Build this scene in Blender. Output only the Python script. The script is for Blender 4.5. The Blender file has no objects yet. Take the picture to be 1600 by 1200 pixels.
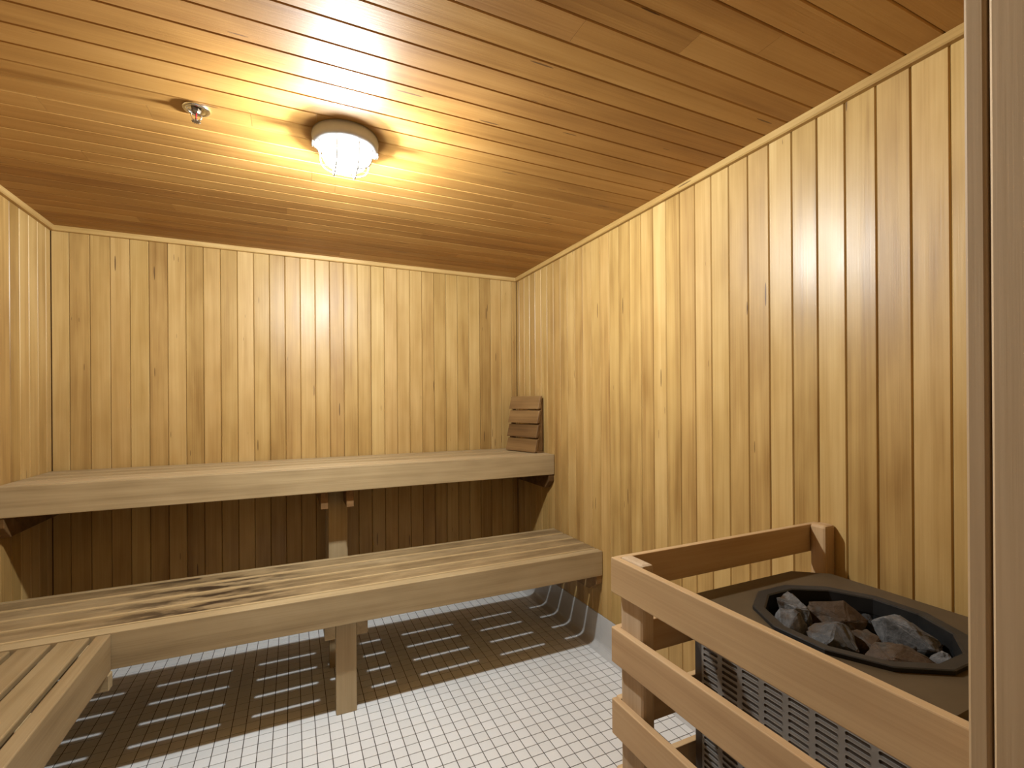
import bpy, bmesh, math, random
from mathutils import Vector, Matrix, noise

random.seed(7)
SC = bpy.context.scene
COL = SC.collection

# ------------------------------------------------------------------ camera, world, exposure
F_PX, CY_PX = 740.87, 629.4           # focal length and principal row for a 1600x1200 frame
YAW, ROLL, CAM_Z = 0.4327, -0.0070, 1.406
cam = bpy.data.cameras.new('camera')
cam.sensor_fit = 'HORIZONTAL'
cam.sensor_width = 36.0
cam.lens = F_PX / 1600 * 36.0
cam.shift_y = (CY_PX - 600) / 1600
cam.clip_start = 0.02
camo = bpy.data.objects.new('camera', cam)
COL.objects.link(camo)
fw = Vector((math.sin(YAW), math.cos(YAW), 0))
rt = Vector((math.cos(YAW), -math.sin(YAW), 0))
up = Vector((0, 0, 1))
r2 = rt * math.cos(ROLL) + up * math.sin(ROLL)
u2 = -rt * math.sin(ROLL) + up * math.cos(ROLL)
CAM = Vector((0, 0, CAM_Z))
camo.matrix_world = Matrix(((r2.x, u2.x, -fw.x, CAM.x), (r2.y, u2.y, -fw.y, CAM.y), (r2.z, u2.z, -fw.z, CAM.z), (0, 0, 0, 1)))
SC.camera = camo


def to_px(p):
    d = Vector(p) - CAM
    w = max(d.dot(fw), 1e-4)
    return 800 + F_PX * d.dot(r2) / w, CY_PX - F_PX * d.dot(u2) / w


world = bpy.data.worlds.new('hallway_light')
world.use_nodes = True
world.node_tree.nodes['Background'].inputs[0].default_value = (1.0, 0.96, 0.90, 1)
world.node_tree.nodes['Background'].inputs[1].default_value = 0.12
SC.world = world
LAMP_GLOW = 36.0          # luminous glass of the dome
LAMP_WATTS = 172.0         # bulb inside the dome
LAMP_COLOR = (0.93, 1.0, 1.03)
SC.view_settings.view_transform = 'Standard'
SC.view_settings.look = 'None'
SC.view_settings.exposure = 0.0
SC.view_settings.gamma = 1.0
SC.view_settings.use_curve_mapping = False

# ------------------------------------------------------------------ room sizes (metres)
W = 1.5855        # right wall
XL = -1.1722      # left wall
D = 3.3343        # back wall
YF = 0.241        # inner face of the front (door) wall
ZC = 2.371        # ceiling
PITCH = 0.088     # wall board pitch
COVE = 0.195      # top of the tiled cove base


# ------------------------------------------------------------------ materials
class NT:
    def __init__(s, name):
        s.m = bpy.data.materials.new(name)
        s.m.use_nodes = True
        s.t = s.m.node_tree
        s.b = s.t.nodes['Principled BSDF']

    def n(s, kind, **kw):
        nd = s.t.nodes.new(kind)
        for k, v in kw.items():
            if k in nd.bl_rna.properties:
                setattr(nd, k, v)
            else:
                nd.inputs[k].default_value = v
        return nd

    def l(s, a, b):
        s.t.links.new(a, b)

    def math(s, op, a, b=None, clamp=False):
        nd = s.t.nodes.new('ShaderNodeMath')
        nd.operation = op
        nd.use_clamp = clamp
        for i, v in enumerate((a, b)):
            if v is None:
                continue
            if hasattr(v, 'is_linked'):
                s.l(v, nd.inputs[i])
            else:
                nd.inputs[i].default_value = v
        return nd.outputs[0]

    def vmath(s, op, a, b=None):
        nd = s.t.nodes.new('ShaderNodeVectorMath')
        nd.operation = op
        for i, v in enumerate((a, b)):
            if v is None:
                continue
            if hasattr(v, 'is_linked'):
                s.l(v, nd.inputs[i])
            else:
                nd.inputs[i].default_value = v
        return nd.outputs[0]

    def ramp(s, fac, stops):
        nd = s.t.nodes.new('ShaderNodeValToRGB')
        el = nd.color_ramp.elements
        el[0].position, el[0].color = stops[0][0], (*stops[0][1], 1)
        el[1].position, el[1].color = stops[-1][0], (*stops[-1][1], 1)
        for p, c in stops[1:-1]:
            e = el.new(p)
            e.color = (*c, 1)
        s.l(fac, nd.inputs[0])
        return nd.outputs[0]

    def mix(s, fac, a, b, mode='MIX'):
        nd = s.t.nodes.new('ShaderNodeMix')
        nd.data_type = 'RGBA'
        nd.blend_type = mode
        for sock, v in ((nd.inputs[0], fac), (nd.inputs[6], a), (nd.inputs[7], b)):
            if hasattr(v, 'is_linked'):
                s.l(v, sock)
            else:
                sock.default_value = (*v, 1) if isinstance(v, tuple) else v
        return nd.outputs[2]


def wood(name, axis, dark, mid, light, var=0.42, rough=0.40, fleck=True, stain_obj=None, grain=1.0, spec=0.30, blotch=0.62):
    """Planed softwood; grain runs along the given local axis."""
    k = NT(name)
    tc = k.n('ShaderNodeTexCoord')
    oi = k.n('ShaderNodeObjectInfo')
    rnd = oi.outputs['Random']
    off = k.n('ShaderNodeCombineXYZ')
    k.l(k.math('MULTIPLY', rnd, 31.7), off.inputs[0])
    k.l(k.math('MULTIPLY', rnd, 57.3), off.inputs[1])
    k.l(k.math('MULTIPLY', rnd, 83.1), off.inputs[2])
    co = k.vmath('ADD', tc.outputs['Object'], off.outputs[0])

    def st(long, cross):
        v = [cross] * 3
        v[axis] = long
        return k.vmath('MULTIPLY', co, tuple(v))
    n1 = k.n('ShaderNodeTexNoise', Scale=1.0, Detail=4.0, Roughness=0.55, Distortion=0.5)
    k.l(st(0.9, 22 * grain), n1.inputs['Vector'])
    n2 = k.n('ShaderNodeTexNoise', Scale=1.0, Detail=3.0, Roughness=0.6)
    k.l(st(2.5, 190 * grain), n2.inputs['Vector'])
    n3 = k.n('ShaderNodeTexNoise', Scale=1.0, Detail=2.0, Roughness=0.5)
    k.l(st(3.2, 9), n3.inputs['Vector'])
    # tone of the whole board + grain bands
    a = k.math('MULTIPLY', k.math('SUBTRACT', rnd, 0.5), var)
    a = k.math('ADD', a, k.math('MULTIPLY', k.math('SUBTRACT', n1.outputs[0], 0.5), 0.95))
    a = k.math('ADD', a, k.math('MULTIPLY', k.math('SUBTRACT', n2.outputs[0], 0.5), 0.42))
    a = k.math('ADD', a, k.math('MULTIPLY', k.math('SUBTRACT', n3.outputs[0], 0.5), blotch))
    a = k.math('ADD', a, 0.5, clamp=True)
    col = k.ramp(a, [(0.0, dark), (0.5, mid), (1.0, light)])
    # hue drift between boards (pinkish / straw)
    r2_ = k.math('FRACT', k.math('MULTIPLY', rnd, 17.13))
    col = k.mix(k.math('MULTIPLY', r2_, 0.22), col, k.mix(1.0, col, (1.03, 0.90, 0.90), 'MULTIPLY'))
    if fleck:
        vo = k.n('ShaderNodeTexVoronoi', Scale=1.0, Randomness=1.0)
        k.l(st(7.0, 95), vo.inputs['Vector'])
        sep = k.n('ShaderNodeSeparateColor')
        k.l(vo.outputs['Color'], sep.inputs[0])
        pick = k.math('LESS_THAN', sep.outputs[0], 0.060)
        near = k.math('LESS_THAN', vo.outputs['Distance'], k.math('MULTIPLY', k.math('MULTIPLY', sep.outputs[1], sep.outputs[1]), 0.36))
        col = k.mix(k.math('MULTIPLY', k.math('MULTIPLY', pick, near), 0.8), col, (0.07, 0.03, 0.012))
    if stain_obj is not None:
        t2 = k.n('ShaderNodeTexCoord')
        t2.object = stain_obj
        sx = k.n('ShaderNodeSeparateXYZ')
        k.l(t2.outputs['Object'], sx.inputs[0])
        # dark water stain soaked into the slats around x = -0.42
        dx = k.math('DIVIDE', k.math('SUBTRACT', sx.outputs[0], -0.54), 0.44)
        g = k.math('SUBTRACT', 1.0, k.math('MULTIPLY', dx, dx), clamp=True)
        ns = k.n('ShaderNodeTexNoise', Scale=1.0, Detail=5.0, Roughness=0.62)
        k.l(k.vmath('MULTIPLY', t2.outputs['Object'], (4.2, 15.0, 3.0)), ns.inputs['Vector'])
        s_ = k.math('MULTIPLY', g, k.math('MULTIPLY', k.math('SUBTRACT', ns.outputs[0], 0.44), 9.0, clamp=True))
        col = k.mix(k.math('MULTIPLY', s_, 0.93), col, (0.040, 0.019, 0.007))
        # general greyed wear along the whole seat
        nw = k.n('ShaderNodeTexNoise', Scale=1.0, Detail=6.0, Roughness=0.7)
        k.l(k.vmath('MULTIPLY', t2.outputs['Object'], (6.0, 18.0, 3.0)), nw.inputs['Vector'])
        col = k.mix(k.math('MULTIPLY', k.math('SUBTRACT', nw.outputs[0], 0.36), 2.0, clamp=True), col,
                    k.mix(1.0, col, (0.42, 0.38, 0.33), 'MULTIPLY'))
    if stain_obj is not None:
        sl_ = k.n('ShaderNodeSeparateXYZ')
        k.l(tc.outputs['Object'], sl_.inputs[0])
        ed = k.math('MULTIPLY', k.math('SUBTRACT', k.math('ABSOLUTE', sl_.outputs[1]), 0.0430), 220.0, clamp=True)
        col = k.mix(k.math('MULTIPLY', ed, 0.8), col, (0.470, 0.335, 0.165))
    k.l(col, k.b.inputs['Base Color'])
    rg = k.math('ADD', rough - 0.09, k.math('MULTIPLY', n3.outputs[0], 0.18))
    rg = k.math('ADD', rg, k.math('MULTIPLY', k.math('SUBTRACT', r2_, 0.5), 0.10))
    k.l(rg, k.b.inputs['Roughness'])
    k.b.inputs['Specular IOR Level'].default_value = spec
    bp = k.n('ShaderNodeBump', Strength=0.12, Distance=0.002)
    k.l(k.math('ADD', n2.outputs[0], k.math('MULTIPLY', n3.outputs[0], 1.5)), bp.inputs['Height'])
    k.l(bp.outputs[0], k.b.inputs['Normal'])
    return k.m


def plain(name, col, rough=0.5, metal=0.0, nscale=0, namt=0.0, spec=0.5, bump=0.0):
    k = NT(name)
    if nscale:
        tc = k.n('ShaderNodeTexCoord')
        nz = k.n('ShaderNodeTexNoise', Scale=nscale, Detail=5.0, Roughness=0.6)
        k.l(tc.outputs['Object'], nz.inputs['Vector'])
        lo = tuple(c * (1 - namt) for c in col)
        hi = tuple(min(1, c * (1 + namt)) for c in col)
        k.l(k.ramp(nz.outputs[0], [(0.3, lo), (0.7, hi)]), k.b.inputs['Base Color'])
        if bump:
            bp = k.n('ShaderNodeBump', Strength=bump, Distance=0.002)
            k.l(nz.outputs[0], bp.inputs['Height'])
            k.l(bp.outputs[0], k.b.inputs['Normal'])
    else:
        k.b.inputs['Base Color'].default_value = (*col, 1)
    k.b.inputs['Roughness'].default_value = rough
    k.b.inputs['Metallic'].default_value = metal
    k.b.inputs['Specular IOR Level'].default_value = spec
    return k.m


WD, WM, WL = (0.215, 0.110, 0.029), (0.400, 0.250, 0.083), (0.540, 0.370, 0.150)
CDK, CM, CL = (0.215, 0.095, 0.022), (0.360, 0.185, 0.048), (0.460, 0.262, 0.082)
BD, BM, BL = (0.215, 0.145, 0.068), (0.375, 0.275, 0.145), (0.485, 0.375, 0.220)
GD, GM, GL = (0.330, 0.195, 0.088), (0.455, 0.300, 0.150), (0.540, 0.380, 0.210)
M = {}
for ax, nm in enumerate('xyz'):
    M['wall_' + nm] = wood('wall_wood_' + nm, ax, WD, WM, WL)
    M['bench_' + nm] = wood('bench_wood_' + nm, ax, BD, BM, BL, var=0.3, rough=0.55, fleck=False)
    M['guard_' + nm] = wood('guard_wood_' + nm, ax, GD, GM, GL, var=0.2, rough=0.6, fleck=False, spec=0.3)
M['ceil_x'] = wood('ceiling_wood_x', 0, CDK, CM, CL, var=0.45, rough=0.50, spec=0.30)
M['dark_y'] = wood('backrest_wood', 0, (0.060, 0.028, 0.008), (0.170, 0.092, 0.032), (0.300, 0.180, 0.070), var=0.5, rough=0.5, fleck=False)
M['post_z'] = wood('weathered_post_wood', 2, (0.22, 0.15, 0.085), (0.42, 0.30, 0.18), (0.55, 0.42, 0.28), var=0.1, rough=0.7, fleck=False)
M['jamb_z'] = wood('door_jamb_wood', 2, (0.34, 0.225, 0.115), (0.44, 0.305, 0.165), (0.52, 0.375, 0.220), var=0.2, rough=0.6, fleck=False)
M['sideb_y'] = wood('side_bench_wood', 1, (0.130, 0.080, 0.032), (0.235, 0.160, 0.075), (0.315, 0.228, 0.118), var=0.25, rough=0.6, fleck=False)
M['beam_y'] = wood('old_beam_wood', 1, (0.10, 0.05, 0.018), (0.22, 0.12, 0.046), (0.32, 0.19, 0.08), var=0.6, rough=0.6, fleck=False)
M['groove'] = plain('groove_backing', (0.20, 0.09, 0.03), 0.8)
M['grout'] = plain('dark_grout', (0.045, 0.032, 0.024), 0.9)
M['cove'] = plain('cove_tile_glaze', (0.46, 0.445, 0.425), 0.35, nscale=14, namt=0.05)
M['housing'] = plain('grey_enamel', (0.36, 0.36, 0.36), 0.4, nscale=30, namt=0.04)
M['wire'] = plain('grey_wire', (0.30, 0.29, 0.27), 0.4, metal=0.4)
M['screw'] = plain('bright_screw', (0.75, 0.74, 0.70), 0.25, metal=1.0)
M['chrome'] = plain('chrome', (0.70, 0.68, 0.64), 0.16, metal=1.0)
M['brass'] = plain('dark_brass', (0.16, 0.12, 0.08), 0.4, metal=0.8)
M['bulb'] = plain('red_glass_bulb', (0.35, 0.02, 0.02), 0.1)
M['heater'] = plain('brown_painted_steel', (0.078, 0.052, 0.026), 0.5, nscale=9, namt=0.16, spec=0.3)
M['heater_side'] = plain('dark_brown_steel', (0.055, 0.038, 0.026), 0.45, nscale=9, namt=0.15)
M['rim'] = plain('black_enamel', (0.013, 0.0125, 0.012), 0.42, nscale=25, namt=0.3, spec=0.35)
M['black'] = plain('matt_black', (0.005, 0.005, 0.005), 0.7, spec=0.2)
M['steel'] = plain('stainless_sheet', (0.30, 0.275, 0.245), 0.5, metal=0.6, nscale=12, namt=0.08)


def tile_mat():
    k = NT('off_white_mosaic')
    oi = k.n('ShaderNodeObjectInfo')
    tc = k.n('ShaderNodeNewGeometry')
    nz = k.n('ShaderNodeTexNoise', Scale=260.0, Detail=3.0)
    k.l(tc.outputs['Position'], nz.inputs['Vector'])
    n2 = k.n('ShaderNodeTexNoise', Scale=2.3, Detail=3.0)
    k.l(tc.outputs['Position'], n2.inputs['Vector'])
    # per tile tone from the tile's cell, so that joined tiles vary as well
    wn = k.n('ShaderNodeTexWhiteNoise', noise_dimensions='3D')
    k.l(k.vmath('FLOOR', k.vmath('DIVIDE', k.vmath('SUBTRACT', tc.outputs['Position'], (TX0, TY0, -5.0)), (TP, TP, 10.0))), wn.inputs['Vector'])
    f = k.math('ADD', k.math('MULTIPLY', nz.outputs[0], 0.35), k.math('MULTIPLY', wn.outputs[0], 0.25))
    f = k.math('ADD', f, k.math('MULTIPLY', n2.outputs[0], 0.3))
    k.l(k.ramp(f, [(0.10, (0.60, 0.59, 0.565)), (0.80, (0.76, 0.75, 0.735))]), k.b.inputs['Base Color'])
    k.b.inputs['Roughness'].default_value = 0.42
    return k.m


def stone_mat(name, tone, rust):
    k = NT(name)
    tc = k.n('ShaderNodeTexCoord')
    oi = k.n('ShaderNodeObjectInfo')
    off = k.vmath('ADD', tc.outputs['Object'], k.vmath('MULTIPLY', oi.outputs['Location'], (7.0, 9.0, 5.0)))
    n1 = k.n('ShaderNodeTexNoise', Scale=55.0, Detail=8.0, Roughness=0.7)
    k.l(off, n1.inputs['Vector'])
    n2 = k.n('ShaderNodeTexNoise', Scale=16.0, Detail=4.0, Roughness=0.6)
    k.l(off, n2.inputs['Vector'])
    c = k.ramp(n1.outputs[0], [(0.28, tuple(t * 0.35 for t in tone)), (0.55, tone), (0.78, tuple(min(1, t * 2.0) for t in tone))])
    c = k.mix(k.math('MULTIPLY', k.math('SUBTRACT', n2.outputs[0], 0.62 - rust * 0.35), 9.0, clamp=True), c,
              k.mix(n1.outputs[0], (0.022, 0.011, 0.005), (0.085, 0.048, 0.020)))
    k.l(c, k.b.inputs['Base Color'])
    k.b.inputs['Roughness'].default_value = 0.75
    bp = k.n('ShaderNodeBump', Strength=0.6, Distance=0.006)
    k.l(n1.outputs[0], bp.inputs['Height'])
    k.l(bp.outputs[0], k.b.inputs['Normal'])
    return k.m


# ------------------------------------------------------------------ mesh helpers
def link_mesh(name, me, mat, parent=None, loc=(0, 0, 0), rot=None):
    if mat is not None and not me.materials:
        me.materials.append(mat)
    o = bpy.data.objects.new(name, me)
    COL.objects.link(o)
    o.location = loc
    if rot is not None:
        o.rotation_euler = rot
    o.parent = parent
    return o


def bm_mesh(bm, name, smooth=False):
    bmesh.ops.recalc_face_normals(bm, faces=bm.faces)
    me = bpy.data.meshes.new(name)
    bm.to_mesh(me)
    bm.free()
    if smooth:
        for p in me.polygons:
            p.use_smooth = True
    return me


def add_box(bm, x0, x1, y0, y1, z0, z1):
    r = bmesh.ops.create_cube(bm, size=1.0)
    for v in r['verts']:
        v.co = Vector(((v.co.x + .5) * (x1 - x0) + x0, (v.co.y + .5) * (y1 - y0) + y0, (v.co.z + .5) * (z1 - z0) + z0))
    return r['verts']


def box_part(name, x0, x1, y0, y1, z0, z1, mat, parent=None, ch=0.003, seg=1, base=(0, 0, 0)):
    """Chamfered board given in world coordinates; base = world location of the parent."""
    c = Vector(((x0 + x1) / 2, (y0 + y1) / 2, (z0 + z1) / 2))
    hx, hy, hz = (x1 - x0) / 2, (y1 - y0) / 2, (z1 - z0) / 2
    bm = bmesh.new()
    add_box(bm, -hx, hx, -hy, hy, -hz, hz)
    if ch:
        bmesh.ops.bevel(bm, geom=bm.edges[:], offset=min(ch, hx * .9, hy * .9, hz * .9), segments=seg, affect='EDGES', profile=0.5)
    me = bm_mesh(bm, name)
    return link_mesh(name, me, mat, parent, c - Vector(base))


def prism(name, poly, lo, hi, axis, mat, parent=None, base=(0, 0, 0), ch=0.0):
    """Extrude a polygon; axis 0: poly is (y,z); axis 1: poly is (x,z); axis 2: poly is (x,y)."""
    def p3(p, t):
        return ((t, p[0], p[1]), (p[0], t, p[1]), (p[0], p[1], t))[axis]
    pts = [Vector(p3(p, lo)) for p in poly] + [Vector(p3(p, hi)) for p in poly]
    c = sum(pts, Vector()) / len(pts)
    bm = bmesh.new()
    vs = [bm.verts.new(p - c) for p in pts]
    n = len(poly)
    bm.faces.new(vs[:n])
    bm.faces.new(vs[n:][::-1])
    for i in range(n):
        bm.faces.new((vs[i], vs[(i + 1) % n], vs[n + (i + 1) % n], vs[n + i]))
    if ch:
        bmesh.ops.bevel(bm, geom=bm.edges[:], offset=ch, segments=1, affect='EDGES')
    return link_mesh(name, bm_mesh(bm, name), mat, parent, c - Vector(base))


def tube(bm, pts, r, n=8, closed=False):
    rings = []
    m = len(pts)
    for i, p in enumerate(pts):
        p = Vector(p)
        a = Vector(pts[(i - 1) % m]) if (closed or i > 0) else p
        b = Vector(pts[(i + 1) % m]) if (closed or i < m - 1) else p
        t = (b - a).normalized()
        s = t.orthogonal().normalized() if i == 0 else (s - t * s.dot(t)).normalized()
        q = t.cross(s)
        rings.append([bm.verts.new(p + (s * math.cos(2 * math.pi * j / n) + q * math.sin(2 * math.pi * j / n)) * r) for j in range(n)])
    for i in range(m if closed else m - 1):
        A, B = rings[i], rings[(i + 1) % m]
        for j in range(n):
            bm.faces.new((A[j], A[(j + 1) % n], B[(j + 1) % n], B[j]))
    if not closed:
        bm.faces.new(rings[0][::-1])
        bm.faces.new(rings[-1])


def lathe(bm, prof, n=48, cap0=False, cap1=False):
    rings = []
    for r, z in prof:
        rings.append([bm.verts.new((r * math.cos(2 * math.pi * j / n), r * math.sin(2 * math.pi * j / n), z)) for j in range(n)])
    for A, B in zip(rings, rings[1:]):
        for j in range(n):
            bm.faces.new((A[j], A[(j + 1) % n], B[(j + 1) % n], B[j]))
    if cap0:
        bm.faces.new(rings[0])
    if cap1:
        bm.faces.new(rings[-1][::-1])


def empty(name, loc, label, cat, group=None):
    o = bpy.data.objects.new(name, None)
    COL.objects.link(o)
    o.location = loc
    o.empty_display_size = 0.1
    o['label'] = label
    o['category'] = cat
    if group:
        o['group'] = group
    return o


def struct(o, label=None):
    o['kind'] = 'structure'
    if label:
        o['label'] = label
    return o


_board_cache = {}


def board(w, length, long_axis, normal, mat, parent, centre, t=0.012):
    """Tongue-and-groove board with V-grooved edges; front face looks along `normal`."""
    key = (round(w, 4), round(length, 4), long_axis, tuple(normal), mat.name)
    if key not in _board_cache:
        nrm = Vector(normal)
        la = Vector([1 if i == long_axis else 0 for i in range(3)])
        wa = la.cross(nrm)
        h, g, dp = w / 2 - 0.0006, 0.0032, 0.0044
        prof = [(-h, -t), (-h, -dp), (-h + g, 0), (h - g, 0), (h, -dp), (h, -t)]
        bm = bmesh.new()
        e0, e1 = [], []
        L = length / 2 - 0.0004
        for a, d in prof:
            e0.append(bm.verts.new(wa * a + nrm * d - la * L))
            e1.append(bm.verts.new(wa * a + nrm * d + la * L))
        for i in range(6):
            j = (i + 1) % 6
            bm.faces.new((e0[i], e0[j], e1[j], e1[i]))
        bm.faces.new(e0[::-1])
        bm.faces.new(e1)
        me = bm_mesh(bm, 'board')
        me.materials.append(mat)
        _board_cache[key] = me
    return link_mesh('board', _board_cache[key], None, parent, centre)


# ------------------------------------------------------------------ floor: dark grout bed, mosaic tiles
TP = 0.0551
TX0, TY0 = 0.3550, 1.7340
M['tile'] = tile_mat()
fl = struct(box_part('floor', XL - .1, W + .1, -0.6, D + .1, -0.06, -0.0014, M['grout'], ch=0),
            'small square off white mosaic floor with dark grout')
FB = fl.location.copy()


def tile_verts(bm, cx, cy):
    h, c = TP / 2 - 0.00150, 0.0008
    lo = [bm.verts.new((cx + sx * h, cy + sy * h, -0.004)) for sx, sy in ((-1, -1), (1, -1), (1, 1), (-1, 1))]
    md = [bm.verts.new((cx + sx * h, cy + sy * h, -c)) for sx, sy in ((-1, -1), (1, -1), (1, 1), (-1, 1))]
    tp = [bm.verts.new((cx + sx * (h - c), cy + sy * (h - c), 0)) for sx, sy in ((-1, -1), (1, -1), (1, 1), (-1, 1))]
    for A, B in ((lo, md), (md, tp)):
        for i in range(4):
            bm.faces.new((A[i], A[(i + 1) % 4], B[(i + 1) % 4], B[i]))
    bm.faces.new(tp)


bm = bmesh.new()
tile_verts(bm, 0, 0)
tile_me = bm_mesh(bm, 'tile')
tile_me.materials.append(M['tile'])
cells = []
ix0, ix1 = int((XL - TX0) / TP) - 1, int((W - TX0) / TP) + 1
iy0, iy1 = int((0.0 - TY0) / TP) - 1, int((D - TY0) / TP) + 1
for i in range(ix0, ix1):
    for j in range(iy0, iy1):
        x, y = TX0 + (i + .5) * TP, TY0 + (j + .5) * TP
        if x < XL + .02 or x > W - .022 or y > D - .022:
            continue
        u, v = to_px((x, y, 0))
        seen = (0 < u < 1600 and v < 1150 and y > 0.5 and x > -0.60 and not (x > 0.74 and y < 1.02)
                and not (v < 905 + (942 - u) * 0.178) and u < 1000)
        cells.append(((y * math.cos(YAW) + x * math.sin(YAW)) if seen else 99, x, y))
cells.sort()
for d, x, y in cells[:300]:
    link_mesh('tile', tile_me, None, fl, Vector((x, y, 0)) - FB)
bm = bmesh.new()
for d, x, y in cells[300:]:
    tile_verts(bm, x, y)
rest = link_mesh('tile_field', bm_mesh(bm, 'tile_field'), M['tile'], fl, -FB)
rest['kind'] = 'stuff'


# ------------------------------------------------------------------ cove base tiles
def cove(name, axis, face, sign, lo, hi, label):
    """axis: direction of run; face: wall plane; sign: towards the room."""
    R = 0.040
    prof = [(-0.014, COVE - .003), (-0.0025, COVE - .003), (-0.0005, COVE - .006)]
    for q in range(7):
        a = math.pi / 2 * q / 6
        prof.append((R - R * math.cos(a) - 0.0005, R - R * math.sin(a) + 0.0015))
    prof += [(R + .004, 0.0002), (-0.014, 0.0002)]
    n = max(1, round((hi - lo) / 0.152))
    step = (hi - lo) / n
    bm = bmesh.new()
    if axis == 0:
        back = struct(box_part(name, lo, hi, *sorted((face - sign * .030, face - sign * .0145)), 0.0, COVE - .004, M['grout'], ch=0), label)
    else:
        back = struct(box_part(name, *sorted((face - sign * .030, face - sign * .0145)), lo, hi, 0.0, COVE - .004, M['grout'], ch=0), label)
    base = back.location.copy()
    e = []
    for t in (-step / 2 + .0004, step / 2 - .0004):
        row = []
        for d, z in prof:
            row.append(bm.verts.new((t, sign * d, z) if axis == 0 else (sign * d, t, z)))
        e.append(row)
    m = len(prof)
    for i in range(m):
        j = (i + 1) % m
        bm.faces.new((e[0][i], e[0][j], e[1][j], e[1][i]))
    bm.faces.new(e[0][::-1])
    bm.faces.new(e[1])
    me = bm_mesh(bm, 'cove_tile')
    me.materials.append(M['cove'])
    for i in range(n):
        t = lo + (i + .5) * step
        p = Vector((t, face, 0)) if axis == 0 else Vector((face, t, 0))
        link_mesh('cove_tile', me, None, back, p - base)
    return back


cove('baseboard_right', 1, W, -1, YF, D, 'pale grey tiled cove base along the wall behind the heater')
cove('baseboard_back', 0, D, -1, XL, W, 'pale grey tiled cove base under the long benches')
cove('baseboard_left', 1, XL, 1, YF, D, 'pale grey tiled cove base under the short side bench')

# ------------------------------------------------------------------ walls of vertical boards
BZ = (COVE + ZC) / 2
BL_ = ZC - COVE
T = 0.012


def wall(name, x0, x1, y0, y1, label, z0=COVE, z1=ZC):
    return struct(box_part(name, x0, x1, y0, y1, z0, z1, M['groove'], ch=0), label)


wb = wall('wall_back', XL - .06, W + .06, D + T, D + .08, 'back wall of upright honey coloured boards above two benches')
edges = [-1.0976 + i * PITCH for i in range(0, 31)]
edges = [XL] + edges + [W]
for a, b in zip(edges, edges[1:]):
    board(b - a, BL_, 2, (0, -1, 0), M['wall_z'], wb, Vector(((a + b) / 2, D, BZ)) - wb.location)

wr = wall('wall_right', W + T, W + .08, -0.5, D + T, 'side wall of upright honey coloured boards behind the heater')
y = 0.6519 - 5 * PITCH
edges = []
while y < D - 0.01:
    if y > YF - .09:
        edges.append(y)
    y += PITCH
edges.append(D)
for a, b in zip(edges, edges[1:]):
    board(b - a, BL_, 2, (-1, 0, 0), M['wall_z'], wr, Vector((W, (a + b) / 2, BZ)) - wr.location)

wl = wall('wall_left', XL - .08, XL - T, -0.5, D + T, 'side wall of upright honey coloured boards beside the short bench')
edges = [D - 0.055 - i * PITCH for i in range(0, 36)]
edges = [D] + [e for e in edges if e > YF - .05]
for a, b in zip(edges, edges[1:]):
    board(a - b, BL_, 2, (1, 0, 0), M['wall_z'], wl, Vector((XL, (a + b) / 2, BZ)) - wl.location)

# front wall with the doorway the camera looks through
DX0, DX1, DZ1 = -0.32, 0.66, 2.10
bm = bmesh.new()
add_box(bm, XL - .06, DX0 - .02, 0.10, YF, 0.0, ZC)
add_box(bm, DX1 + .02, W + .06, 0.10, YF, 0.0, ZC)
add_box(bm, DX0 - .02, DX1 + .02, 0.10, YF, DZ1 + .02, ZC)
struct(link_mesh('wall_front', bm_mesh(bm, 'wall_front'), M['wall_z']), 'wooden wall with the doorway')

# doorway: jambs and inside casing
df = struct(box_part('door_1', DX0 - .012, DX1 + .012, 0.10, YF - .004, DZ1, DZ1 + .018, M['jamb_z'], ch=.002), 'pale wooden door frame beside the heater guard')
fb = df.location.copy()
for x0, x1 in ((DX1 - .003, DX1 + .018), (DX0 - .018, DX0 + .003)):
    box_part('door_jamb', x0, x1, 0.07, YF - .003, 0.0, DZ1, M['jamb_z'], df, .0025, 1, fb)
for x0, x1 in ((DX1, DX1 + .068), (DX0 - .068, DX0)):
    box_part('door_casing', x0, x1, YF + .0005, YF + .019, 0.0, DZ1 + .068, M['jamb_z'], df, .003, 2, fb)
box_part('door_casing', DX0, DX1, YF + .0005, YF + .019, DZ1, DZ1 + .068, M['jamb_z'], df, .003, 2, fb)

# ------------------------------------------------------------------ ceiling of long boards with butt joints
ce = struct(box_part('ceiling', XL - .08, W + .08, -0.5, D + .08, ZC + T, ZC + .09, M['groove'], ch=0), 'varnished ceiling of long narrow orange brown boards')
CP = 0.08724
y = 1.0894 - 10 * CP
edges = []
while y < D - .01:
    if y > YF - .09:
        edges.append(y)
    y += CP
edges.append(D)
rj = random.Random(12)
for i, (a, b) in enumerate(zip(edges, edges[1:])):
    cuts = [XL, W]
    if rj.random() < 0.8:
        cuts.insert(1, XL + 0.35 + round(rj.random() * 22) * 0.1)
    for c0, c1 in zip(cuts, cuts[1:]):
        board(b - a, c1 - c0, 0, (0, 0, -1), M['ceil_x'], ce, Vector(((c0 + c1) / 2, (a + b) / 2, ZC)) - ce.location)

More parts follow.
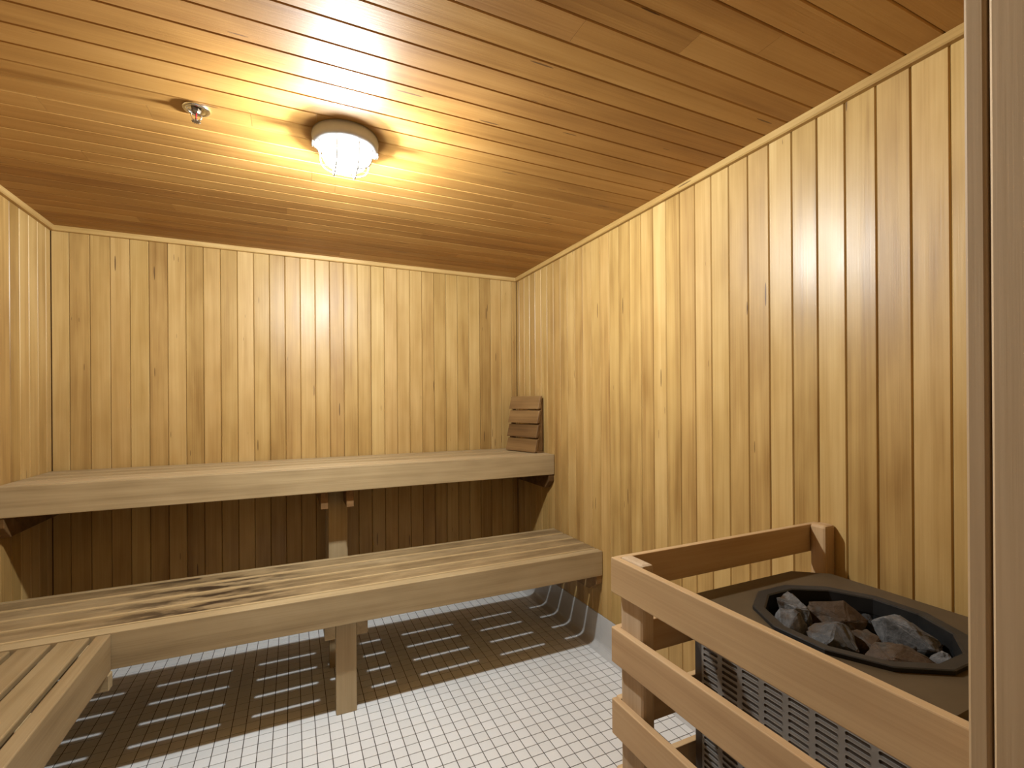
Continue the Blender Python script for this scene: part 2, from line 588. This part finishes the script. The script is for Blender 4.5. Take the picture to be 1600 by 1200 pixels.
# ceiling trim
TH, TT = 0.027, 0.022
struct(prism('trim_1', [(D, ZC), (D, ZC - TH), (D - TT * .8, ZC - TH), (D - TT, ZC - TH + .004), (D - TT, ZC)], XL, W, 0, M['wall_x']), 'narrow wood trim where back wall meets ceiling')
struct(prism('trim_2', [(W, ZC), (W, ZC - TH), (W - TT * .8, ZC - TH), (W - TT, ZC - TH + .004), (W - TT, ZC)], 2.452, D - TT, 1, M['wall_y']), 'short length of wood trim above the corner backrest')
struct(prism('trim_3', [(W, ZC), (W, ZC - TH), (W - TT * .8, ZC - TH), (W - TT, ZC - TH + .004), (W - TT, ZC)], YF, 2.451, 1, M['wall_y']), 'long length of wood trim above the heater wall')
struct(prism('trim_4', [(XL, ZC), (XL, ZC - TH), (XL + TT * .8, ZC - TH), (XL + TT, ZC - TH + .004), (XL + TT, ZC)], YF, D - TT, 1, M['wall_y']), 'narrow wood trim above the short bench wall')

# ------------------------------------------------------------------ upper bench
UZ, UZB, UY = 1.0594, 0.9253, 2.7600
ub = empty('upper_bench', (0.2, 3.05, 0), 'higher long wooden bench with deep front board against the back wall', 'bench')
ubb = Vector(ub.location)
X0, X1 = XL + .002, W - .002
box_part('front_board', X0, X1, UY, UY + .042, UZB, UZ, M['bench_x'], ub, .003, 2, ubb)
sl = 0.022
ys = [UY + .056 + i * 0.1297 for i in range(4)]
for y0 in ys:
    box_part('slat', X0, X1, y0, y0 + 0.1155, UZ - sl, UZ - .0005, M['bench_x'], ub, .003, 2, ubb)
for xc in (-0.83, -0.49, -0.142, 0.222, 0.56, 0.90, 1.24):
    if xc == 0.222:
        continue
    box_part('cleat', xc - .044, xc + .044, UY + .046, D - .004, UZ - sl - .038, UZ - sl, M['bench_y'], ub, .002, 1, ubb)
for xa, xb in ((W - .042, W - .001), (XL + .001, XL + .042)):
    prism('wall_ledger', [(UY + .006, UZB - .0005), (D - .002, UZB - .0005), (D - .002, UZB - .095), (UY + .062, UZB - .095), (UY + .006, UZB - .045)],
          xa, xb, 0, M['dark_y'], ub, ubb, .002)
for xa, xb in ((0.135, 0.1735), (0.2695, 0.309)):
    box_part('beam', xa, xb, UY + .047, D - .004, 0.826, UZ - sl - .0005, M['beam_y'], ub, .002, 1, ubb)
for y0 in (3.000, D - .06):
    box_part('post', 0.1860, 0.2930, y0, y0 + .038, 0.0, UZ - sl - .001, M['bench_z'], ub, .002, 1, ubb)

# ------------------------------------------------------------------ lower bench
LZ, LZB, LY = 0.5645, 0.4261, 2.2214
lb = empty('lower_bench', (0.2, 2.5, 0), 'lower long slatted wooden bench with dark water stains on its seat', 'bench')
lbb = Vector(lb.location)
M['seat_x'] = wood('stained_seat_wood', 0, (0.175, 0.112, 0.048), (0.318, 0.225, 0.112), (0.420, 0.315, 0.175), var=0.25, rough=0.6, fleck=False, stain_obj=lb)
box_part('front_board', X0, X1, LY, LY + .0535, LZB, LZ, M['bench_x'], lb, .003, 2, lbb)
for yg in (2.2815, 2.4000, 2.5185, 2.6380):
    y0 = yg + .0070
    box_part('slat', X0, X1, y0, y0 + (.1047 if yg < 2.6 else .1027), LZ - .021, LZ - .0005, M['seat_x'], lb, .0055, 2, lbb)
box_part('rear_board', X0, X1, 2.7485, 2.7740, LZB + .03, LZ - .0005, M['bench_x'], lb, .003, 2, lbb)
for xc in (-0.83, -0.49, -0.142, 0.448, 0.794, 1.112):
    box_part('cleat', xc - .047, xc + .047, LY + .055, 2.747, LZ - .021 - .030, LZ - .0215, M['bench_y'], lb, .002, 1, lbb)
for xa, xb in ((W - .042, W - .001), (XL + .001, XL + .042)):
    prism('wall_ledger', [(LY + .005, LZB - .0005), (2.770, LZB - .0005), (2.770, LZB - .095), (LY + .075, LZB - .095), (LY + .005, LZB - .045)],
          xa, xb, 0, M['dark_y'], lb, lbb, .002)
for xa, xb in ((0.122, 0.1675), (0.2585, 0.308)):
    box_part('beam', xa, xb, LY + .055, 2.745, 0.346, LZ - .022, M['bench_y'], lb, .002, 1, lbb)
for y0 in (LY + .0550, 2.700):
    box_part('leg', 0.1685, 0.2575, y0, y0 + .038, 0.0, LZ - .0225, M['bench_z'], lb, .002, 1, lbb)

# ------------------------------------------------------------------ short side bench along the left wall
SE = -0.617
sb = empty('side_bench', (-0.9, 1.6, 0), 'short slatted bench at right angles to the lower long bench', 'bench')
sbb = Vector(sb.location)
SY0, SY1 = 0.95, LY - .002
box_part('side_board', SE - .044, SE, SY0, SY1, LZB, LZ - .003, M['sideb_y'], sb, .004, 2, sbb)
xg = [SE - .044 - .017]
while xg[-1] > XL + .03:
    x1 = xg[-1]
    x0 = max(x1 - .0905, XL + .002)
    box_part('slat', x0, x1, SY0, SY1, LZ - .026, LZ - .003, M['sideb_y'], sb, .005, 2, sbb)
    xg.append(x0 - .017)
for yc in (1.06, 1.40, 1.75, 2.165):
    box_part('cleat', XL + .003, SE - .046, yc - .044, yc + .044, LZ - .064, LZ - .0265, M['bench_x'], sb, .002, 1, sbb)
box_part('ledger', XL + .05, SE + .004, LY - .041, LY - .003, LZB - .058, LZB - .0005, M['bench_x'], sb, .003, 1, sbb)
box_part('ledger', XL + .003, XL + .041, SY0 + .01, LY - .05, LZB - .03, LZ - .066, M['sideb_y'], sb, .003, 1, sbb)
box_part('leg', SE - .135, SE - .046, SY0 + .05, SY0 + .088, 0.0, LZ - .066, M['bench_z'], sb, .002, 1, sbb)

# ------------------------------------------------------------------ backrest standing on the upper bench, in the corner
br = empty('backrest', (1.469, 3.03, UZ), 'small dark stained slatted backrest leaning in the corner', 'backrest')
e1 = Vector((0.262, -0.965, 0)).normalized()        # along the slats, towards the room
nr = Vector((-0.965, -0.262, 0)).normalized()       # towards the sitter
br.rotation_euler = (0, 0, math.atan2(e1.y, e1.x))  # local x = e1, local -y = front
BW = 0.157


def local_prism(name, poly, lo, hi, mat, parent, ch=0.002):
    """Polygon in local (y, z), extruded along local x."""
    return prism(name, poly, lo, hi, 0, mat, parent, (0, 0, 0), ch)


lean = 0.115
for i in range(4):
    z0 = 0.004 + i * 0.0995
    y0 = lean * z0
    local_prism('slat', [(y0 - .016, z0), (y0 + .011, z0 + .002), (y0 + .012 + lean * .09 + .004, z0 + .091), (y0 - .002 + lean * .09, z0 + .0885)],
                -BW, BW, M['dark_y'], br, .0025)
for xx in (-BW + .004, BW - .028):
    local_prism('side_frame', [(0.0125, 0.012), (0.064, 0.012), (0.066, 0.37), (0.0135 + lean * .37 + .004, 0.37)], xx, xx + .024, M['dark_y'], br, .001)
local_prism('base_board', [(0.0125, 0.0), (0.0125, 0.011), (0.068, 0.011), (0.068, 0.0)], -BW + .002, BW + .004, M['dark_y'], br, .001)

# ------------------------------------------------------------------ ceiling light with wire guard
LX, LYY = 0.179, 1.807
li = empty('ceiling_light', (LX, LYY, ZC), 'round grey bulkhead lamp with glowing dome and wire guard', 'ceiling light')
bm = bmesh.new()
lathe(bm, [(0.100, 0.0), (0.113, -0.001), (0.115, -0.012), (0.113, -0.030), (0.107, -0.042), (0.096, -0.0475), (0.088, -0.047), (0.086, -0.040)], 56, cap0=True, cap1=False)
link_mesh('housing', bm_mesh(bm, 'housing', True), M['housing'], li)
bm = bmesh.new()
lathe(bm, [(0.0858, -0.038), (0.0858, -0.040), (0.001, -0.040), (0.001, -0.038)], 40)
link_mesh('added_black_disc', bm_mesh(bm, 'added_black_disc'), M['black'], li)  # black disc added to keep the housing interior dark behind the dome
k = NT('glowing_glass')
em = k.n('ShaderNodeEmission', Color=(*LAMP_COLOR, 1), Strength=LAMP_GLOW)
tr = k.n('ShaderNodeBsdfTransparent', Color=(1, 1, 1, 1))
ad = k.n('ShaderNodeAddShader')
gl = k.n('ShaderNodeMixShader', Fac=0.05)
k.l(em.outputs[0], ad.inputs[0])
k.l(tr.outputs[0], gl.inputs[1])
k.b.inputs['Base Color'].default_value = (0.9, 0.9, 0.9, 1)
k.l(k.b.outputs[0], gl.inputs[2])
k.l(gl.outputs[0], ad.inputs[1])
k.l(ad.outputs[0], k.t.nodes['Material Output'].inputs['Surface'])
M['glass'] = k.m
bulb = bpy.data.lights.new('bulb', 'POINT')
bulb.energy = LAMP_WATTS
bulb.color = LAMP_COLOR
bulb.shadow_soft_size = 0.026
bo = bpy.data.objects.new('bulb', bulb)
COL.objects.link(bo)
bo.parent = li
bo.location = (0, 0, -0.0730)
bm = bmesh.new()
prof = [(0.0835, -0.0425), (0.0835, -0.062)]
for q in range(1, 9):
    a = math.pi / 2 * q / 8
    prof.append((0.0835 * (0.38 + 0.62 * math.cos(a)) if q < 8 else 0.030, -0.062 - 0.050 * math.sin(a)))
prof.append((0.0005, -0.1135))
lathe(bm, prof, 48)
link_mesh('glass_dome', bm_mesh(bm, 'glass_dome', True), M['glass'], li)
for ax in (0, 1):
    for s in (-1, 1):
        bm = bmesh.new()
        off = s * 0.036
        half = math.sqrt(0.0925 ** 2 - off ** 2)
        pts = [(half + .004, -0.046)]
        for q in range(0, 17):
            a = math.pi * q / 16
            ca = math.cos(a)
            pts.append((half * math.copysign(abs(ca) ** 0.62, ca), -0.062 - 0.0612 * math.sin(a) ** 0.62))
        pts.append((-half - .004, -0.046))
        zo = -0.0028 if ax else 0
        p3 = [(p[0], off, p[1] + zo) if ax == 0 else (off, p[0], p[1] + zo) for p in pts]
        tube(bm, p3, 0.0029, 8)
        link_mesh('guard_wire', bm_mesh(bm, 'guard_wire', True), M['wire'], li)
for s in (-1, 1):
    t_ = box_part('guard_tab', s * .104 - .011, s * .104 + .011, -.010, .010, -.054, -.036, M['housing'], li, .003, 1)
    bm = bmesh.new()
    lathe(bm, [(0.0055, 0.0), (0.0055, -0.003), (0.003, -0.0045)], 14, True, True)
    link_mesh('screw', bm_mesh(bm, 'screw', True), M['screw'], t_, (0, 0, -.009))

# ------------------------------------------------------------------ fire sprinkler
sp = empty('fire_sprinkler', (-0.280, 1.830, ZC), 'chrome pendent fire sprinkler on the ceiling', 'sprinkler')
bm = bmesh.new()
lathe(bm, [(0.0385, 0.0), (0.0395, -0.003), (0.037, -0.006), (0.029, -0.0075), (0.0265, -0.005), (0.0255, -0.001), (0.010, -0.0008)], 40, True, True)
link_mesh('escutcheon', bm_mesh(bm, 'escutcheon', True), M['chrome'], sp)
bm = bmesh.new()
lathe(bm, [(0.0135, -0.001), (0.0135, -0.010), (0.011, -0.012), (0.009, -0.016), (0.004, -0.0165)], 6, True, True)
link_mesh('body', bm_mesh(bm, 'body'), M['brass'], sp)
for s in (-1, 1):
    bm = bmesh.new()
    tube(bm, [(s * .008, 0, -.013), (s * .0135, 0, -.018), (s * .0145, 0, -.026), (s * .0115, 0, -.034), (s * .004, 0, -.039)], 0.0019, 8)
    link_mesh('frame_arm', bm_mesh(bm, 'frame_arm', True), M['chrome'], sp)
bm = bmesh.new()
tube(bm, [(0, 0, -.016), (0, 0, -.036)], 0.0024, 10)
link_mesh('glass_bulb', bm_mesh(bm, 'glass_bulb', True), M['bulb'], sp)
bm = bmesh.new()
lathe(bm, [(0.0045, -0.035), (0.0055, -0.040), (0.003, -0.042)], 14, True, True)
link_mesh('boss', bm_mesh(bm, 'boss', True), M['chrome'], sp)
bm = bmesh.new()
nT = 12
ring = []
for q in range(nT * 4):
    r = 0.0135 if q % 4 in (0, 1) else 0.0085
    a = 2 * math.pi * q / (nT * 4)
    ring.append((r * math.cos(a), r * math.sin(a)))
vt = [bm.verts.new((x, y, -.0420)) for x, y in ring]
vb = [bm.verts.new((x, y, -.0434)) for x, y in ring]
bm.faces.new(vt)
bm.faces.new(vb[::-1])
for q in range(len(ring)):
    w_ = (q + 1) % len(ring)
    bm.faces.new((vt[q], vt[w_], vb[w_], vb[q]))
link_mesh('deflector', bm_mesh(bm, 'deflector'), M['brass'], sp)

# ------------------------------------------------------------------ sauna heater
HZ, HX0, HX1, HY0, HY1 = 0.8768, 0.991, 1.489, 0.410, 0.976
he = empty('sauna_heater', (1.24, 0.69, 0), 'brown steel sauna heater with black twelve sided stone basin', 'heater')
heb = Vector(he.location)
HCX, HCY = 1.203, 0.683


def dodeca(ap, sx=0.935):
    R_ = ap / math.cos(math.pi / 12)
    return [(HCX + sx * R_ * math.cos(math.radians(15 + 30 * q)), HCY + R_ * math.sin(math.radians(15 + 30 * q))) for q in range(12)]


# casing: four side sheets as one open box with a floor
bm = bmesh.new()
for x0, x1, y0, y1 in ((HX0 + .006, HX0 + .009, HY0 + .006, HY1 - .004), (HX1 - .009, HX1 - .006, HY0 + .006, HY1 - .075),
                       (HX0 + .009, HX1 - .009, HY0 + .006, HY0 + .009), (HX0 + .009, HX1 - .09, HY1 - .007, HY1 - .004)):
    add_box(bm, x0, x1, y0, y1, 0.10, HZ - .012)
add_box(bm, HX0 + .009, HX1 - .01, HY0 + .009, HY1 - .08, 0.10, 0.104)
link_mesh('casing', bm_mesh(bm, 'casing'), M['heater_side'], he, -heb)
# top sheet with a twelve sided opening and two cut corners
bm = bmesh.new()
outer = [(HX0, HY0), (HX1, HY0), (HX1, HY1 - .068), (HX1 - .085, HY1), (HX0, HY1)]
hole = dodeca(0.196)
zt, zb = HZ, HZ - .012


def cap_with_hole(bm, outer, hole, z):
    vo = [bm.verts.new((x, y, z)) for x, y in outer]
    vh = [bm.verts.new((x, y, z)) for x, y in hole]
    es = [bm.edges.new((v[i], v[(i + 1) % len(v)])) for v in (vo, vh) for i in range(len(v))]
    bmesh.ops.triangle_fill(bm, use_beauty=True, use_dissolve=False, edges=es)
    return vo, vh


a_o, a_h = cap_with_hole(bm, outer, hole, zt)
b_o, b_h = cap_with_hole(bm, outer, hole, zb)
for A, B in ((a_o, b_o), (a_h, b_h)):
    for i in range(len(A)):
        j = (i + 1) % len(A)
        bm.faces.new((A[i], A[j], B[j], B[i]))
link_mesh('top_sheet', bm_mesh(bm, 'top_sheet'), M['heater'], he, -heb)
# rim
bm = bmesh.new()
rings = []
for ap, z in ((0.2125, HZ + .0005), (0.2135, HZ + .009), (0.2105, HZ + .0105), (0.188, HZ + .0095), (0.184, HZ + .007), (0.184, HZ - .03), (0.187, HZ - .03), (0.187, HZ + .0005)):
    rings.append([bm.verts.new((x, y, z)) for x, y in dodeca(ap)])
for A, B in zip(rings, rings[1:] + rings[:1]):
    for j in range(12):
        bm.faces.new((A[j], A[(j + 1) % 12], B[(j + 1) % 12], B[j]))
link_mesh('rim', bm_mesh(bm, 'rim'), M['rim'], he, -heb)
# basin
bm = bmesh.new()
ZBAS = HZ - .090
rings = [[bm.verts.new((x, y, z)) for x, y in dodeca(ap)] for ap, z in ((0.1865, HZ - .001), (0.183, ZBAS), (0.1865, ZBAS - .004), (0.190, HZ - .001))]
for A, B in zip(rings, rings[1:] + rings[:1]):
    for j in range(12):
        bm.faces.new((A[j], A[(j + 1) % 12], B[(j + 1) % 12], B[j]))
bm.faces.new(rings[1])
bm.faces.new(rings[2][::-1])
link_mesh('stone_basin', bm_mesh(bm, 'stone_basin'), M['black'], he, -heb)
for x_, y_ in ((HX0 + .05, HY0 + .05), (HX1 - .06, HY0 + .05), (HX0 + .05, HY1 - .06), (HX1 - .11, HY1 - .10)):
    bm = bmesh.new()
    lathe(bm, [(0.020, 0.0), (0.020, 0.008), (0.012, 0.010), (0.012, 0.0995)], 16, True, True)
    link_mesh('foot', bm_mesh(bm, 'foot', True), M['rim'], he, Vector((x_, y_, 0)) - heb)
# slotted stainless panel on the side towards the benches
PX = HX0 + .0035
CPY, CPZ = 0.0598, 0.01585
SLN, SLH = 0.0468, 0.0092
cols, rows = 8, 23
y_top = 0.9405 + (CPY - SLN) / 2
z_top = 0.7525
bm = bmesh.new()
for c in range(cols):
    for r in range(rows):
        y1_, z1_ = y_top - c * CPY, z_top - r * CPZ
        yc, zc = y1_ - CPY / 2, z1_ - CPZ / 2
        inner = []
        for q in range(14):
            a = math.pi * 2 * q / 14 + math.pi / 14
            inner.append((yc + math.copysign((SLN - SLH) / 2, math.cos(a)) + SLH / 2 * math.cos(a), zc + SLH / 2 * math.sin(a)))
        lip = [bm.verts.new((PX - .0005, yc + (p - yc) * 1.0, q_)) for p, q_ in inner]
        wide = [(yc + (p - yc) + math.copysign(.0016, p - yc), zc + (q_ - zc) * 1.34) for p, q_ in inner]
        wv = [bm.verts.new((PX, p, q_)) for p, q_ in wide]
        inn = [bm.verts.new((PX + .004, p, q_)) for p, q_ in inner]
        rect = []
        for p, q_ in wide:      # project the slot outline onto the cell border
            dy, dz = p - yc, q_ - zc
            s_ = min(CPY / 2 / max(abs(dy), 1e-6), CPZ / 2 / max(abs(dz), 1e-6))
            rect.append(bm.verts.new((PX, yc + dy * s_, zc + dz * s_)))
        corner = {}
        n = 14
        for i in range(n):
            j = (i + 1) % n
            bm.faces.new((lip[i], lip[j], inn[j], inn[i]))
            bm.faces.new((wv[i], wv[j], lip[j], lip[i]))
            A, B = rect[i], rect[j]
            onA = abs(abs(A.co.y - yc) - CPY / 2) < 1e-6
            onB = abs(abs(B.co.y - yc) - CPY / 2) < 1e-6
            if onA != onB:
                cv = bm.verts.new((PX, (A if onA else B).co.y, (B if onA else A).co.z))
                bm.faces.new((A, cv, B, wv[j], wv[i]))
            else:
                bm.faces.new((A, B, wv[j], wv[i]))
zlow = z_top - rows * CPZ
ylow = y_top - cols * CPY
for y0, y1, z0, z1 in ((ylow, y_top, z_top, z_top + .06), (ylow, y_top, 0.16, zlow)):
    vs = [bm.verts.new((PX, a, b)) for a, b in ((y0, z0), (y1, z0), (y1, z1), (y0, z1))]
    bm.faces.new(vs)
me = bpy.data.meshes.new('slotted_panel')
bm.to_mesh(me)
bm.free()
link_mesh('slotted_panel', me, M['steel'], he, -heb)
# ------------------------------------------------------------------ stones in the basin
SM = {'pale': stone_mat('pale_grey_stone', (0.115, 0.11, 0.105), 0.12), 'grey': stone_mat('grey_stone', (0.06, 0.058, 0.056), 0.2),
      'brown': stone_mat('rust_brown_stone', (0.06, 0.052, 0.042), 0.8), 'dark': stone_mat('dark_stone', (0.016, 0.015, 0.014), 0.1)}


def stone_unit(seed):
    """Angular broken stone in a unit box: bevelled hull of random points, roughened."""
    rg = random.Random(seed)
    bm = bmesh.new()
    for q in range(16):
        v = Vector((rg.gauss(0, 1), rg.gauss(0, 1), rg.gauss(0, 1))).normalized()
        m_ = max(abs(v.x), abs(v.y), abs(v.z))
        bm.verts.new(v.lerp(v / m_, 0.55))
    r = bmesh.ops.convex_hull(bm, input=bm.verts[:])
    bmesh.ops.delete(bm, geom=[g for g in r['geom_interior'] if isinstance(g, bmesh.types.BMVert)], context='VERTS')
    bmesh.ops.bevel(bm, geom=bm.edges[:], offset=0.06, segments=1, affect='EDGES')
    bmesh.ops.triangulate(bm, faces=bm.faces[:])
    bmesh.ops.subdivide_edges(bm, edges=bm.edges[:], cuts=2, use_grid_fill=True)
    for v in bm.verts:
        n_ = noise.noise(v.co * 2.3 + Vector((seed * 3.1, 0, 0))) * .12 + noise.noise(v.co * 7 + Vector((0, seed * 1.7, 0))) * .06
        v.co *= 1 + n_
    lo = [min(v.co[i] for v in bm.verts) for i in range(3)]
    hi = [max(v.co[i] for v in bm.verts) for i in range(3)]
    for v in bm.verts:
        v.co = Vector([(v.co[i] - lo[i]) / (hi[i] - lo[i]) - .5 for i in range(3)])
    return bm_mesh(bm, 'heater_stone')


# x, y, dims, turn, tilt, seed, kind, label
STONES = [
    (1.100, 0.783, (0.088, 0.088, 0.108), 0.3, 0.08, 3, 'pale', 'upright mid grey stone at the bench end of the basin'),
    (1.180, 0.806, (0.074, 0.084, 0.122), 0.5, -0.06, 23, 'pale', 'pale fractured stone touching the long brown stone'),
    (1.266, 0.748, (0.160, 0.090, 0.118), -0.66, 0.06, 11, 'brown', 'largest stone, long and rust brown with a pale top edge'),
    (1.122, 0.682, (0.118, 0.110, 0.112), 0.5, 0.05, 8, 'grey', 'angular dark grey stone beside the guard side of the rim'),
    (1.306, 0.628, (0.145, 0.080, 0.104), -1.30, 0.10, 31, 'pale', 'long stone with a whitish crust on the wall side'),
    (1.160, 0.570, (0.140, 0.095, 0.100), -0.62, 0.05, 42, 'brown', 'brown flecked slab stone at the door end'),
    (1.262, 0.536, (0.056, 0.056, 0.078), 0.2, 0.0, 5, 'pale', 'smallest pale stone in the door end corner'),
    (1.053, 0.722, (0.050, 0.056, 0.076), 0.1, 0.0, 17, 'dark', 'low dark stone tucked beside the grey stones'),
    (1.203, 0.655, (0.070, 0.064, 0.082), 0.9, 0.0, 19, 'brown', 'small brown stone wedged deep between larger ones'),
    (1.238, 0.600, (0.060, 0.060, 0.070), -0.5, 0.0, 27, 'dark', 'blackened stone lying deep behind the brown slab'),
    (1.335, 0.730, (0.044, 0.060, 0.066), -0.3, 0.0, 29, 'dark', 'blackened stone lying deep behind the long brown stone'),
]
from mathutils.bvhtree import BVHTree
basin_poly = [(list(dodeca(0.182)), ZBAS), (list(dodeca(0.1855)), HZ - .02), (list(dodeca(0.1825)), HZ + .012)]
bv, bf = [], []
for poly, z in basin_poly:
    bv += [Vector((x, y, z)) for x, y in poly]
for lv in range(2):
    for j in range(12):
        bf.append((lv * 12 + j, lv * 12 + (j + 1) % 12, lv * 12 + 12 + (j + 1) % 12, lv * 12 + 12 + j))
basin_tree = BVHTree.FromPolygons(bv, bf)
units = [stone_unit(t[5]) for t in STONES]
state = [dict(x=t[0], y=t[1], k=1.0) for t in STONES]


def stone_points(i):
    t, st_ = STONES[i], state[i]
    R_ = Matrix.Rotation(t[3], 3, 'Z') @ Matrix.Rotation(t[4], 3, 'Y')
    ps = [R_ @ Vector((v.co.x * t[2][0], v.co.y * t[2][1], v.co.z * t[2][2])) * st_['k'] for v in units[i].vertices]
    zmin = min(p.z for p in ps)
    return [Vector((p.x + st_['x'], p.y + st_['y'], p.z - zmin + ZBAS + .0012)) for p in ps]


faces_of = [[tuple(p.vertices) for p in u.polygons] for u in units]
for it in range(60):
    pts = [stone_points(i) for i in range(len(STONES))]
    trees = [BVHTree.FromPolygons(pts[i], faces_of[i]) for i in range(len(STONES))]
    hit = False
    for i in range(len(STONES)):
        if trees[i].overlap(basin_tree):
            hit = True
            d = Vector((HCX - state[i]['x'], HCY - state[i]['y'])).normalized() * .0020
            state[i]['x'] += d.x
            state[i]['y'] += d.y
            state[i]['k'] *= 0.990
        for j in range(i):
            if trees[i].overlap(trees[j]):
                hit = True
                d = Vector((state[i]['x'] - state[j]['x'], state[i]['y'] - state[j]['y'])).normalized() * .0012
                for q, sg in ((i, 1), (j, -1)):
                    state[q]['x'] += d.x * sg
                    state[q]['y'] += d.y * sg
                    state[q]['k'] *= 0.988
    if not hit:
        break
for i, t in enumerate(STONES):
    ps = stone_points(i)
    c = sum(ps, Vector()) / len(ps)
    for v, p in zip(units[i].vertices, ps):
        v.co = p - c
    units[i].update()
    o = link_mesh('heater_stone', units[i], SM[t[6]], None, c)
    o['label'] = t[7]
    o['category'] = 'stone'
    o['group'] = 'stones in the heater basin'

# ------------------------------------------------------------------ guard rails around the heater
gu = empty('heater_guard', (1.1, 0.65, 0), 'open wooden rail guard fencing off the sauna heater', 'guard rail')
gub = Vector(gu.location)
GX, GY = 0.749, 1.0030
RT = 0.019
tops = (1.0028, 0.8222, 0.6360, 0.4500, 0.2640)
for zt_ in tops:
    box_part('front_rail', GX, GX + RT, YF + .002, GY + .012, zt_ - .0905, zt_, M['guard_y'], gu, .0025, 2, gub)
    box_part('side_rail', GX + RT + .001, W - .002, GY, GY + RT, zt_ - .0905, zt_ - .002, M['guard_x'], gu, .0025, 2, gub)
box_part('corner_post', GX + RT, GX + RT + .038, GY - .089, GY - .0005, 0.0, 1.0060, M['post_z'], gu, .009, 2, gub)
box_part('corner_post', GX + RT, GX + RT + .038, YF + .002, YF + .091, 0.0, 0.9650, M['post_z'], gu, .009, 2, gub)
box_part('wall_post', W - .052, W - .001, GY - .052, GY - .0005, 0.0, 1.0060, M['guard_z'], gu, .009, 2, gub)
